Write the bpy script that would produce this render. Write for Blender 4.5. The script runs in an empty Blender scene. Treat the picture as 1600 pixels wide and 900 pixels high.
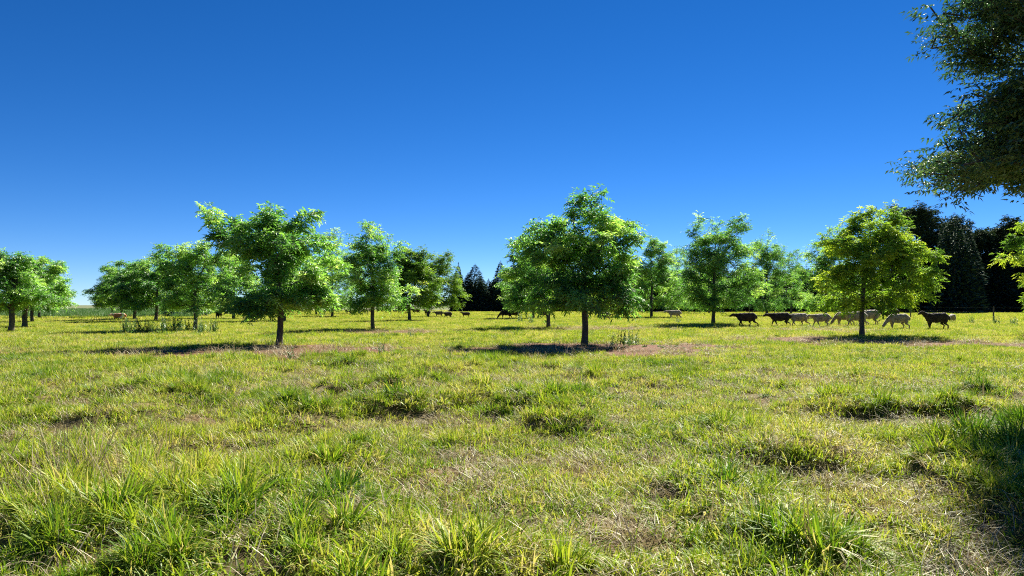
import bpy, math, random
import numpy as np
from mathutils import Vector

R = math.radians
rng = np.random.default_rng(7)
random.seed(7)
scene = bpy.context.scene
COL = scene.collection

# ------------------------------------------------------------------ camera, sky, sun, exposure
CAM_H = 1.10
F_PX = 1155.0            # focal length in pixels of the 1600 px wide photograph
HOR = 477.0              # horizon row in the photograph
cam_d = bpy.data.cameras.new('camera')
cam_d.sensor_width = 36.0
cam_d.lens = F_PX / 1600.0 * 36.0
cam_d.clip_start = 0.05
cam_d.clip_end = 9000.0
cam = bpy.data.objects.new('camera', cam_d)
COL.objects.link(cam)
cam.location = (0, 0, CAM_H)
cam.rotation_euler = (R(90) + math.atan((HOR - 450) / F_PX), 0, 0)
scene.camera = cam

SUN_EL, SUN_AZ = 39.0, 28.0       # azimuth to the right of the view direction (+Y)
w = bpy.data.worlds.new('World')
scene.world = w
w.use_nodes = True
nt = w.node_tree
nt.nodes.clear()
sky = nt.nodes.new('ShaderNodeTexSky')
sky.sky_type = 'NISHITA'
sky.sun_disc = False
sky.sun_elevation = R(SUN_EL)
sky.sun_rotation = R(SUN_AZ)
sky.altitude = 1500
sky.air_density = 0.65
sky.dust_density = 0.0
sky.ozone_density = 6.0
hs = nt.nodes.new('ShaderNodeHueSaturation')
hs.inputs['Hue'].default_value = 0.506
hs.inputs['Value'].default_value = 0.91
hs.inputs['Saturation'].default_value = 1.23
bg = nt.nodes.new('ShaderNodeBackground')
bg.inputs['Strength'].default_value = 0.05
wo = nt.nodes.new('ShaderNodeOutputWorld')
nt.links.new(sky.outputs[0], hs.inputs['Color'])
nt.links.new(hs.outputs[0], bg.inputs['Color'])
nt.links.new(bg.outputs[0], wo.inputs['Surface'])

sun_d = bpy.data.lights.new('sun', 'SUN')
sun_d.energy = 5.0
sun_d.angle = R(0.5)
sun_d.color = (1.0, 0.955, 0.88)
sun = bpy.data.objects.new('sun', sun_d)
COL.objects.link(sun)
sv = Vector((math.sin(R(SUN_AZ)) * math.cos(R(SUN_EL)), math.cos(R(SUN_AZ)) * math.cos(R(SUN_EL)), math.sin(R(SUN_EL))))
sun.rotation_euler = sv.to_track_quat('Z', 'Y').to_euler()
sun.location = (20, 40, 40)

scene.view_settings.view_transform = 'Standard'
scene.view_settings.look = 'None'
scene.view_settings.gamma = 1.0
scene.view_settings.use_curve_mapping = False
scene.view_settings.exposure = 1.52
scene.cycles.filter_width = 1.1
scene.cycles.use_denoising = False
scene.cycles.max_bounces = 6
scene.cycles.diffuse_bounces = 3
scene.cycles.transmission_bounces = 4
scene.cycles.glossy_bounces = 2
scene.cycles.sample_clamp_indirect = 4.0

# ------------------------------------------------------------------ helpers
def dist_of(y):                   # ground distance of a point seen on row y of the photograph
    return CAM_H * F_PX / (y - HOR)

def smooth(a, b, x):
    t = np.clip((x - a) / (b - a), 0, 1)
    return t * t * (3 - 2 * t)

_lat = np.random.default_rng(3).random((256, 256))
def vnoise(x, y, s, ox=0.0, oy=0.0):      # value noise 0..1
    x = np.asarray(x, float) / s + ox + 1000.5
    y = np.asarray(y, float) / s + oy + 1000.5
    xi = np.floor(x).astype(int); yi = np.floor(y).astype(int)
    fx = x - xi; fy = y - yi
    fx = fx * fx * (3 - 2 * fx); fy = fy * fy * (3 - 2 * fy)
    a = _lat[xi % 256, yi % 256]; b = _lat[(xi + 1) % 256, yi % 256]
    c = _lat[xi % 256, (yi + 1) % 256]; d = _lat[(xi + 1) % 256, (yi + 1) % 256]
    return (a * (1 - fx) + b * fx) * (1 - fy) + (c * (1 - fx) + d * fx) * fy

def H(x, y):                      # height of the ground
    x = np.asarray(x, float); y = np.asarray(y, float)
    d = np.hypot(x, y)
    near = 1 - smooth(18, 45, d)
    hum = 1 - 0.8 * smooth(8, 16, d)
    h = (vnoise(x, y, 0.45, 3, 7) - 0.5) * 0.09 * near * hum
    h += (smooth(0.35, 0.75, vnoise(x, y, 0.85, 41, 17)) - 0.5) * 0.15 * near * hum
    h += (vnoise(x, y, 2.4, 13, 5) - 0.5) * 0.10 * near * hum
    h += (vnoise(x, y, 9, 1, 9) - 0.5) * 0.10 * (1 - smooth(60, 140, d))
    h += smooth(150, 1200, d) * 1.2
    return h

def mesh_np(name, V, Fq, tint=None, mats=(), smooth_sh=False, midx=None):
    V = np.asarray(V, dtype=np.float32); Fq = np.asarray(Fq, dtype=np.int32)
    me = bpy.data.meshes.new(name)
    me.vertices.add(len(V)); me.vertices.foreach_set('co', V.ravel())
    k = Fq.shape[1]
    me.loops.add(Fq.size); me.loops.foreach_set('vertex_index', Fq.ravel())
    me.polygons.add(len(Fq)); me.polygons.foreach_set('loop_start', np.arange(0, Fq.size, k, dtype=np.int32))
    if midx is not None: me.polygons.foreach_set('material_index', np.asarray(midx, dtype=np.int32))
    me.polygons.foreach_set('use_smooth', np.full(len(Fq), smooth_sh, dtype=bool))
    if tint is not None:
        at = me.attributes.new('tint', 'FLOAT', 'POINT')
        at.data.foreach_set('value', np.asarray(tint, dtype=np.float32))
    for m in mats: me.materials.append(m)
    me.update(calc_edges=True)
    return me

def link(name, me, parent=None, loc=None):
    o = bpy.data.objects.new(name, me)
    COL.objects.link(o)
    if parent: o.parent = parent
    if loc is not None: o.location = loc
    return o

def tag(o, label=None, cat=None, group=None, kind=None):
    if label: o['label'] = label
    if cat: o['category'] = cat
    if group: o['group'] = group
    if kind: o['kind'] = kind
    return o

def norm(a):
    return a / (np.linalg.norm(a, axis=-1, keepdims=True) + 1e-9)

# ------------------------------------------------------------------ materials
def new_mat(name):
    m = bpy.data.materials.new(name); m.use_nodes = True
    m.node_tree.nodes.clear()
    return m, m.node_tree

def N(nt, kind, **kw):
    n = nt.nodes.new(kind)
    for k, v in kw.items():
        if k in n.inputs: n.inputs[k].default_value = v
        else: setattr(n, k, v)
    return n

def ramp(nt, stops, src):
    r = nt.nodes.new('ShaderNodeValToRGB')
    el = r.color_ramp.elements
    while len(el) < len(stops): el.new(0.5)
    for e, (p, c) in zip(el, stops):
        e.position = p; e.color = (*c, 1)
    nt.links.new(src, r.inputs[0])
    return r.outputs[0]

def leaf_material(name, stops, trans=0.5, transcol=1.35, gloss=0.06, wscale=None, tstops=None):
    """thin leaf: diffuse + translucent + a little gloss, colour picked by the per-leaf tint"""
    m, t = new_mat(name)
    a = t.nodes.new('ShaderNodeAttribute'); a.attribute_name = 'tint'
    fac = a.outputs['Fac']
    if wscale:
        geo = t.nodes.new('ShaderNodeNewGeometry')
        nz = N(t, 'ShaderNodeTexNoise', Scale=wscale); nz.inputs['Detail'].default_value = 3
        t.links.new(geo.outputs['Position'], nz.inputs['Vector'])
        oi = t.nodes.new('ShaderNodeObjectInfo')
        ad = N(t, 'ShaderNodeMath', operation='MULTIPLY_ADD'); t.links.new(nz.outputs[0], ad.inputs[0]); ad.inputs[1].default_value = 1.5; ad.inputs[2].default_value = -0.75
        ad2 = N(t, 'ShaderNodeMath', operation='MULTIPLY_ADD'); t.links.new(oi.outputs['Random'], ad2.inputs[0]); ad2.inputs[1].default_value = 0.3; ad2.inputs[2].default_value = -0.15
        s1 = N(t, 'ShaderNodeMath', operation='ADD'); t.links.new(ad.outputs[0], s1.inputs[0]); t.links.new(ad2.outputs[0], s1.inputs[1])
        s2 = N(t, 'ShaderNodeMath', operation='ADD'); t.links.new(s1.outputs[0], s2.inputs[0]); t.links.new(fac, s2.inputs[1])
        fac = s2.outputs[0]
    c = ramp(t, stops, fac)
    d = t.nodes.new('ShaderNodeBsdfDiffuse'); t.links.new(c, d.inputs['Color'])
    tr = t.nodes.new('ShaderNodeBsdfTranslucent')
    if tstops: tc = ramp(t, tstops, fac)
    else:
        mm = N(t, 'ShaderNodeMix', data_type='RGBA', blend_type='MULTIPLY'); mm.inputs[0].default_value = 1
        t.links.new(c, mm.inputs[6]); mm.inputs[7].default_value = (transcol * 1.0, transcol, transcol * 0.6, 1)
        tc = mm.outputs[2]
    t.links.new(tc, tr.inputs['Color'])
    mx = t.nodes.new('ShaderNodeMixShader'); mx.inputs[0].default_value = trans
    t.links.new(d.outputs[0], mx.inputs[1]); t.links.new(tr.outputs[0], mx.inputs[2])
    g = N(t, 'ShaderNodeBsdfGlossy', Roughness=0.5); g.inputs['Color'].default_value = (0.85, 0.9, 0.75, 1)
    mx2 = t.nodes.new('ShaderNodeMixShader'); mx2.inputs[0].default_value = gloss
    t.links.new(mx.outputs[0], mx2.inputs[1]); t.links.new(g.outputs[0], mx2.inputs[2])
    o = t.nodes.new('ShaderNodeOutputMaterial'); t.links.new(mx2.outputs[0], o.inputs[0])
    return m

def rough_material(name, stops, scale=8.0, rough=0.9, bump=0.4, coord='Object', stretch=(1, 1, 1)):
    m, t = new_mat(name)
    tc = t.nodes.new('ShaderNodeTexCoord')
    mp = t.nodes.new('ShaderNodeMapping'); mp.inputs['Scale'].default_value = stretch
    t.links.new(tc.outputs[coord], mp.inputs[0])
    nz = N(t, 'ShaderNodeTexNoise', Scale=scale); nz.inputs['Detail'].default_value = 5
    t.links.new(mp.outputs[0], nz.inputs['Vector'])
    c = ramp(t, stops, nz.outputs[0])
    b = N(t, 'ShaderNodeBsdfPrincipled', Roughness=rough)
    b.inputs['Specular IOR Level'].default_value = 0.2
    t.links.new(c, b.inputs['Base Color'])
    bp = N(t, 'ShaderNodeBump', Strength=bump, Distance=0.02); t.links.new(nz.outputs[0], bp.inputs['Height'])
    t.links.new(bp.outputs[0], b.inputs['Normal'])
    o = t.nodes.new('ShaderNodeOutputMaterial'); t.links.new(b.outputs[0], o.inputs[0])
    return m

M_bark = rough_material('bark', [(0.3, (0.05, 0.042, 0.034)), (0.7, (0.12, 0.10, 0.08))], 14, stretch=(1, 1, 0.25), bump=0.8)
M_leaf = leaf_material('pecan_leaf', [(0.0, (0.035, 0.12, 0.03)), (0.4, (0.09, 0.23, 0.04)), (0.7, (0.19, 0.36, 0.06)), (1.0, (0.36, 0.50, 0.13))], 0.58, 1.7, 0.08)
M_leaf_y = leaf_material('young_pecan_leaf', [(0.0, (0.06, 0.15, 0.02)), (0.45, (0.15, 0.28, 0.03)), (0.8, (0.28, 0.40, 0.035)), (1.0, (0.42, 0.50, 0.05))], 0.5, 1.5, 0.05)
M_leaf_d = leaf_material('shade_tree_leaf', [(0.0, (0.022, 0.065, 0.040)), (0.6, (0.05, 0.12, 0.045)), (1.0, (0.15, 0.22, 0.05))], 0.36, 1.4, 0.10)
M_conif = leaf_material('conifer_needles', [(0.0, (0.018, 0.045, 0.036)), (0.7, (0.038, 0.08, 0.055)), (1.0, (0.07, 0.12, 0.07))], 0.08, 1.0, 0.02)
M_belt = leaf_material('belt_broadleaf', [(0.0, (0.022, 0.045, 0.022)), (0.7, (0.045, 0.075, 0.03)), (1.0, (0.07, 0.10, 0.04))], 0.15, 1.1, 0.03)
GSTOPS = [(0.0, (0.040, 0.110, 0.010)), (0.3, (0.115, 0.210, 0.012)), (0.5, (0.225, 0.315, 0.020)), (0.78, (0.37, 0.39, 0.045)), (1.0, (0.46, 0.39, 0.17))]
M_grass = leaf_material('grass_blade', GSTOPS, 0.42, 1.3, 0.03, wscale=0.55)
M_straw = leaf_material('dry_straw', [(0.0, (0.20, 0.14, 0.08)), (0.5, (0.38, 0.30, 0.18)), (1.0, (0.55, 0.47, 0.32))], 0.2, 1.0, 0.04)
M_weed = leaf_material('weed_leaf', [(0.0, (0.03, 0.08, 0.03)), (0.6, (0.06, 0.15, 0.045)), (1.0, (0.13, 0.22, 0.07))], 0.35, 1.3, 0.05)

# ------------------------------------------------------------------ ground
# bare red-brown patches under the front trees: (x, y, rx, ry, strength)
def at(px, D): return (px - 800) / F_PX * D
PATCH = [(-4.8, 17.8, 3.0, 3.6, 1.0), (-7.2, 17.0, 2.6, 1.9, .95), (2.9, 19.4, 3.3, 3.2, 1.0), (0.3, 18.0, 2.0, 2.2, .95), (12.0, 21.4, 4.2, 2.6, 1.0), (9.6, 24.2, 2.6, 2.2, .95),
         (-4.8, 30.6, 2.5, 2.4, .9), (3.9, 34.0, 3.2, 2.8, .8), (11.0, 37.5, 2.5, 2, .6), (-13.6, 17.8, 2.5, 1.5, .9), (14.0, 33, 3, 3, .7), (18.5, 22.5, 3, 1.8, .8)]
def bare(x, y):
    x = np.asarray(x, float); y = np.asarray(y, float)
    b = np.zeros_like(x)
    for (cx, cy, rx, ry, s) in PATCH:
        d = np.sqrt(((x - cx) / rx) ** 2 + ((y - cy) / ry) ** 2)
        d = d + (vnoise(x, y, 0.8, 21, 4) - 0.5) * 0.9
        b = np.maximum(b, s * (1 - smooth(0.65, 1.1, d)))
    d = np.hypot(x, y)
    n = (1 - vnoise(x, y, 0.85, 41, 17)) * 0.6 + vnoise(x, y, 0.3, 5, 1) * 0.4
    b = np.maximum(b, 0.42 * smooth(0.64, 0.78, n) * (1 - smooth(14, 26, d)))
    return b

def build_ground():
    u = np.linspace(-1, 1, 520)
    xs = 6.0 * np.sinh(u * 7.0)                   # fine in the middle, ~3.3 km out
    v = np.linspace(0, 1, 620)
    ys = -12 + 14 * (np.exp(v * 5.6) - 1) * 0.95
    ys = np.concatenate([[-3000, -1000, -300, -100, -40], ys])
    X, Y = np.meshgrid(xs, ys)
    Z = H(X, Y)
    V = np.stack([X, Y, Z], -1).reshape(-1, 3)
    ny, nx = X.shape
    i = np.arange(ny * nx).reshape(ny, nx)
    Fq = np.stack([i[:-1, :-1], i[:-1, 1:], i[1:, 1:], i[1:, :-1]], -1).reshape(-1, 4)
    m, t = new_mat('pasture_soil')
    geo = t.nodes.new('ShaderNodeNewGeometry')
    a = t.nodes.new('ShaderNodeAttribute'); a.attribute_name = 'tint'
    def noise(scale, det=4):
        n = N(t, 'ShaderNodeTexNoise', Scale=scale); n.inputs['Detail'].default_value = det
        t.links.new(geo.outputs['Position'], n.inputs['Vector']); return n.outputs[0]
    n1, n2, n3 = noise(0.6), noise(18, 6), noise(3)
    soil = ramp(t, [(0.34, (0.045, 0.019, 0.010)), (0.5, (0.15, 0.066, 0.032)), (0.64, (0.24, 0.135, 0.075)), (0.72, (0.38, 0.30, 0.20))], n2)
    turf = ramp(t, [(0.3, (0.04, 0.03, 0.012)), (0.5, (0.11, 0.09, 0.03)), (0.72, (0.24, 0.18, 0.08))], n3)
    turf2 = ramp(t, [(0.3, (0.18, 0.20, 0.02)), (0.7, (0.36, 0.34, 0.045))], n1)
    mA = N(t, 'ShaderNodeMix', data_type='RGBA')
    sp0 = t.nodes.new('ShaderNodeSeparateXYZ'); t.links.new(geo.outputs['Position'], sp0.inputs[0])
    mr0 = N(t, 'ShaderNodeMapRange'); mr0.inputs['From Min'].default_value = 8; mr0.inputs['From Max'].default_value = 30; mr0.inputs['To Max'].default_value = 0.75
    t.links.new(sp0.outputs['Y'], mr0.inputs['Value']); t.links.new(mr0.outputs[0], mA.inputs[0])
    t.links.new(turf, mA.inputs[6]); t.links.new(turf2, mA.inputs[7])
    mB = N(t, 'ShaderNodeMix', data_type='RGBA')
    t.links.new(a.outputs['Fac'], mB.inputs[0]); t.links.new(mA.outputs[2], mB.inputs[6]); t.links.new(soil, mB.inputs[7])
    sp = t.nodes.new('ShaderNodeSeparateXYZ'); t.links.new(geo.outputs['Position'], sp.inputs[0])
    mr = N(t, 'ShaderNodeMapRange'); mr.inputs['From Min'].default_value = 120; mr.inputs['From Max'].default_value = 210
    t.links.new(sp.outputs['Y'], mr.inputs['Value'])
    fld = ramp(t, [(0.35, (0.10, 0.125, 0.05)), (0.65, (0.17, 0.175, 0.09))], noise(0.03))
    mC = N(t, 'ShaderNodeMix', data_type='RGBA'); t.links.new(mr.outputs[0], mC.inputs[0]); t.links.new(mB.outputs[2], mC.inputs[6]); t.links.new(fld, mC.inputs[7])
    b = N(t, 'ShaderNodeBsdfPrincipled', Roughness=0.95); b.inputs['Specular IOR Level'].default_value = 0.1
    t.links.new(mC.outputs[2], b.inputs['Base Color'])
    bp = N(t, 'ShaderNodeBump', Strength=0.7, Distance=0.03); t.links.new(n2, bp.inputs['Height']); t.links.new(bp.outputs[0], b.inputs['Normal'])
    o = t.nodes.new('ShaderNodeOutputMaterial'); t.links.new(b.outputs[0], o.inputs[0])
    me = mesh_np('ground', V, Fq, tint=bare(X, Y).ravel(), mats=(m,), smooth_sh=True)
    g = link('ground', me)
    tag(g, 'wide flat pasture with grass and patches of bare reddish soil', 'ground', kind='structure')
build_ground()

# pale dirt track along the foot of the tree belt
def belt_line(x): return 131.0 - 0.24 * np.maximum(x, 0)
def build_track():
    xs = np.linspace(-14, 140, 90)
    mt = rough_material('track_dirt', [(0.3, (0.42, 0.38, 0.32)), (0.7, (0.62, 0.58, 0.52))], 0.35, coord='Object')
    V = []
    for x in xs:
        yc = float(belt_line(x)) - 7.5
        j = 0.5 * math.sin(x * 0.37) + 0.3 * math.sin(x * 1.1)
        for s in (-1.6, 0, 1.6):
            V.append((x, yc + s * (1 + 0.1 * math.sin(x * 2)) + j, float(H(x, yc + s)) + 0.05))
    V = np.array(V); n = len(xs)
    Fq = []
    for i in range(n - 1):
        for k in range(2): Fq.append((i * 3 + k, i * 3 + 3 + k, i * 3 + 4 + k, i * 3 + 1 + k))
    o = link('dirt_track', mesh_np('dirt_track', V, Fq, mats=(mt,)))
    tag(o, 'pale dirt track running along the foot of the dark tree belt', 'track', kind='structure')
build_track()

# ------------------------------------------------------------------ grass prototypes
def blades(n, rad, h0, h1, lean0, lean1, wid, seg=3, seed=0, outward=0.6, tint=(0.2, 0.7), dry=0.12, clump=1, curl=1.0):
    g = np.random.default_rng(seed)
    rr = rad * np.sqrt(g.random(n)); th = g.random(n) * 2 * math.pi
    bx, by = rr * np.cos(th), rr * np.sin(th)
    az = np.where(g.random(n) < outward, th + g.normal(0, 0.5, n), g.random(n) * 2 * math.pi)
    h = g.uniform(h0, h1, n); lean = g.uniform(lean0, lean1, n)
    t = np.linspace(0, 1, seg + 1)
    side = np.stack([-np.sin(az), np.cos(az), np.zeros(n)], -1)
    tw = g.normal(0, 0.6, n)
    fw = np.stack([np.cos(az), np.sin(az), np.zeros(n)], -1)
    side = norm(side * np.cos(tw)[:, None] + fw * np.sin(tw)[:, None])
    V = np.zeros((n, 2 * (seg + 1), 3)); wv = wid * g.uniform(0.6, 1.3, n)
    for k, tt in enumerate(t):
        ang = lean * (0.35 + 0.65 * curl * tt * 1.3)
        hx = h * tt * np.sin(ang); hz = h * tt * np.cos(np.minimum(ang, 1.9))
        c = np.stack([bx + np.cos(az) * hx, by + np.sin(az) * hx, hz - 0.01], -1)
        ww = (wv * (1 - 0.92 * tt ** 1.6) * 0.5)[:, None]
        V[:, 2 * k] = c - side * ww; V[:, 2 * k + 1] = c + side * ww
    base = (np.arange(n) * 2 * (seg + 1))[:, None]
    Fq = np.concatenate([base + np.array([[2 * k, 2 * k + 1, 2 * k + 3, 2 * k + 2]]) for k in range(seg)], 0)
    tn = g.uniform(tint[0], tint[1], n)
    tn = np.where(g.random(n) < dry, g.uniform(0.85, 1.1, n), tn)
    return V.reshape(-1, 3), Fq, np.repeat(tn, 2 * (seg + 1))

def proto_collection(name, metas):
    c = bpy.data.collections.new(name)
    for i, me in enumerate(metas):
        o = bpy.data.objects.new('%s_%02d' % (name, i), me)
        c.objects.link(o)
    return c

def scatter(name, coll, nproto, P, rotz, tiltx, tilty, scl, idx, label, cat, kind='stuff'):
    """points carry rotation, scale and prototype index; geometry nodes instance the tufts on them"""
    me = bpy.data.meshes.new(name)
    me.vertices.add(len(P)); me.vertices.foreach_set('co', np.asarray(P, np.float32).ravel())
    a = me.attributes.new('rot', 'FLOAT_VECTOR', 'POINT'); a.data.foreach_set('vector', np.stack([tiltx, tilty, rotz], -1).astype(np.float32).ravel())
    a = me.attributes.new('scl', 'FLOAT', 'POINT'); a.data.foreach_set('value', scl.astype(np.float32))
    a = me.attributes.new('pid', 'INT', 'POINT'); a.data.foreach_set('value', idx.astype(np.int32))
    o = link(name, me)
    ng = bpy.data.node_groups.new(name, 'GeometryNodeTree')
    ng.interface.new_socket('Geometry', in_out='INPUT', socket_type='NodeSocketGeometry')
    ng.interface.new_socket('Geometry', in_out='OUTPUT', socket_type='NodeSocketGeometry')
    gi = ng.nodes.new('NodeGroupInput'); go = ng.nodes.new('NodeGroupOutput')
    ci = ng.nodes.new('GeometryNodeCollectionInfo'); ci.inputs['Collection'].default_value = coll
    ci.inputs['Separate Children'].default_value = True; ci.inputs['Reset Children'].default_value = True
    ip = ng.nodes.new('GeometryNodeInstanceOnPoints'); ip.inputs['Pick Instance'].default_value = True
    def attr(nm, dt):
        n = ng.nodes.new('GeometryNodeInputNamedAttribute'); n.data_type = dt; n.inputs['Name'].default_value = nm
        return n.outputs[0]
    L = ng.links
    L.new(gi.outputs[0], ip.inputs['Points']); L.new(ci.outputs[0], ip.inputs['Instance'])
    L.new(attr('pid', 'INT'), ip.inputs['Instance Index'])
    L.new(attr('rot', 'FLOAT_VECTOR'), ip.inputs['Rotation'])
    L.new(attr('scl', 'FLOAT'), ip.inputs['Scale'])
    L.new(ip.outputs[0], go.inputs[0])
    md = o.modifiers.new('scatter', 'NODES'); md.node_group = ng
    tag(o, label, cat, kind=kind)
    return o

def wedge(r0, r1, dens, half=0.78):
    n = int(dens * half * (r1 * r1 - r0 * r0))
    r = np.sqrt(rng.uniform(r0 * r0, r1 * r1, n)); a = rng.uniform(-half, half, n)
    return r * np.sin(a), r * np.cos(a) - 0.6

def put(x, y, keep, name, coll, npr, s0, s1, label, cat, tilt=0.12, zoff=0.0, smul=None):
    x, y = x[keep], y[keep]
    n = len(x)
    P = np.stack([x, y, H(x, y) + zoff], -1)
    s = rng.uniform(s0, s1, n)
    if smul is not None: s = s * smul[keep]
    return scatter(name, coll, npr, P, rng.uniform(0, 6.283, n), rng.normal(0, tilt, n), rng.normal(0, tilt, n), s, rng.integers(0, npr, n), label, cat)

def meshes(fn, n, mat, base):
    out = []
    for i in range(n):
        V, Fq, T = fn(i)
        out.append(mesh_np('%s_%02d' % (base, i), V, Fq, T, (mat,)))
    return out

c_sward = proto_collection('sward_tuft', meshes(lambda i: blades(55, 0.10, 0.035, 0.10, 0.2, 1.6, 0.0074, 3, 100 + i, 0.5, (0.30, 0.80), 0.20), 6, M_grass, 'sward'))
c_tuss = proto_collection('tussock', meshes(lambda i: blades(130, 0.055, 0.08, 0.19, 0.1, 1.5, 0.0090, 4, 200 + i, 0.85, (0.16, 0.66), 0.12), 8, M_grass, 'tussock'))
c_mid = proto_collection('mid_turf', meshes(lambda i: blades(170, 0.36, 0.05, 0.12, 0.2, 1.4, 0.011, 2, 300 + i, 0.3, (0.38, 0.88), 0.13), 5, M_grass, 'mid_turf'))
c_far = proto_collection('far_turf', meshes(lambda i: blades(260, 1.2, 0.06, 0.16, 0.1, 1.1, 0.035, 1, 400 + i, 0.3, (0.42, 0.9), 0.12), 4, M_grass, 'far_turf'))
c_str = proto_collection('straw_litter', meshes(lambda i: blades(45, 0.17, 0.08, 0.22, 1.25, 1.75, 0.0045, 3, 500 + i, 0.1, (0, 1), 0.0, curl=0.5), 4, M_straw, 'straw'))
c_stalk = proto_collection('seed_stalk', meshes(lambda i: blades(5, 0.05, 0.22, 0.42, 0.02, 0.35, 0.0048, 4, 600 + i, 0.5, (0, 0.9), 0.0), 5, M_straw, 'stalk'))

def tuss_field(x, y): return vnoise(x, y, 0.85, 41, 17) * 0.65 + vnoise(x, y, 0.35, 4, 7) * 0.35
# sward close by
x, y = wedge(1.6, 10, 100); b = bare(x, y); k = (rng.random(len(x)) > b * 1.05) & (vnoise(x, y, 0.28, 9, 3) > 0.13)
put(x, y, k, 'near_grass', c_sward, 6, 0.8, 1.35, 'short yellow green grass covering the near pasture', 'grass', smul=0.75 + 0.6 * tuss_field(x, y))
x, y = wedge(10, 24, 38); b = bare(x, y); k = (rng.random(len(x)) > b * 1.05)
put(x, y, k, 'pasture_grass', c_sward, 6, 1.1, 1.7, 'short grass between the near pasture and the first trees', 'grass')
# tussocks
x, y = wedge(1.6, 16, 30); f = tuss_field(x, y); k = (f > 0.48) & (vnoise(x, y, 0.33, 19, 13) > 0.40) & (bare(x, y) < 0.5)
put(x, y, k, 'grass_tussocks', c_tuss, 8, 0.55, 1.05, 'arching green grass tussocks in the foreground', 'grass', smul=0.6 + 1.5 * np.clip(f - 0.5, 0, 0.3) / 0.3 * 0.6)
x, y = wedge(10, 24, 4.5); k = (vnoise(x, y, 1.5, 61, 8) > 0.5) & (bare(x, y) < 0.3)
put(x, y, k, 'turf_tufts', c_tuss, 8, 0.5, 0.95, 'low coarse tufts breaking up the turf before the front trees', 'grass')
x, y = wedge(16, 48, 2.6); f = tuss_field(x, y); k = (f > 0.5) & (bare(x, y) < 0.4)
put(x, y, k, 'scattered_tussocks', c_tuss, 8, 0.6, 1.2, 'scattered taller tufts among the pasture grass', 'grass')
# middle distance and far
x, y = wedge(22, 62, 7.5); b = bare(x, y); k = (rng.random(len(x)) > b * 1.1)
put(x, y, k, 'middle_grass', c_mid, 5, 0.8, 1.3, 'yellow green grass between the orchard trees', 'grass')
x, y = wedge(60, 230, 0.42); k = (y < 150) & ~((x > -16) & (y > belt_line(x) - 10) & (y < belt_line(x) + 12))
put(x, y, k, 'far_grass', c_far, 4, 0.8, 1.3, 'bright grass of the far field below the tree belt', 'grass', tilt=0.03)
c_tall = proto_collection('rank_grass', meshes(lambda i: blades(160, 0.7, 0.25, 0.6, 0.05, 0.5, 0.03, 2, 800 + i, 0.3, (0, 1), 0.1), 4, M_weed, 'rank_grass'))
x, y = wedge(60, 200, 0.5); k = (x < -0.32 * y - 8) & (vnoise(x * 0.35, y, 7, 3, 3) > 0.5) & (y > 55)
put(x, y, k, 'rank_grass', c_tall, 4, 0.6, 1.15, 'tall rank grass in bands across the open field at left', 'grass', tilt=0.03)
# litter: straw everywhere close, more on bare soil
x, y = wedge(1.6, 14, 34); k = (rng.random(len(x)) < 0.3 + 1.0 * bare(x, y))
put(x, y, k, 'dry_straw', c_str, 4, 0.7, 1.2, 'dead tan straw lying between the grass tufts', 'straw')
x, y = wedge(12, 40, 12); k = (rng.random(len(x)) < 0.03 + 0.25 * (bare(x, y) > 0.3))
put(x, y, k, 'dry_twigs', c_str, 4, 0.9, 1.9, 'dry twigs and dead stems littering the bare soil', 'twigs')
# stalks
x, y = wedge(2.0, 30, 0.9); k = np.ones(len(x), bool)
put(x, y, k, 'seed_stalks', c_stalk, 5, 0.5, 1.05, 'thin brown seed stalks standing in the grass', 'stalks')
x = rng.normal(-2.6, 0.3, 85); y = rng.normal(4.3, 0.55, 85); k = np.ones(85, bool)
put(x, y, k, 'dry_stalk_thicket', c_stalk, 5, 0.6, 1.3, 'thicket of dry brown stalks at the left foreground', 'stalks', tilt=0.33)

x = rng.normal(4.2, 0.3, 90); y = rng.normal(5.8, 0.5, 90); k = np.ones(90, bool)
put(x, y, k, 'tall_dark_grass', c_tuss, 8, 1.2, 1.9, 'tall dark green grass at the right edge of the foreground', 'grass')

c_herb = proto_collection('low_herb', meshes(lambda i: blades(26, 0.07, 0.05, 0.11, 0.5, 1.2, 0.026, 3, 900 + i, 0.9, (0.2, 0.9), 0.0), 4, M_weed, 'low_herb'))
x, y = wedge(2, 22, 2.2); k = vnoise(x, y, 1.6, 77, 3) > 0.55
put(x, y, k, 'broadleaf_herbs', c_herb, 4, 0.5, 1.0, 'low broad leaved herbs dotted in the near grass', 'herbs')

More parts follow.
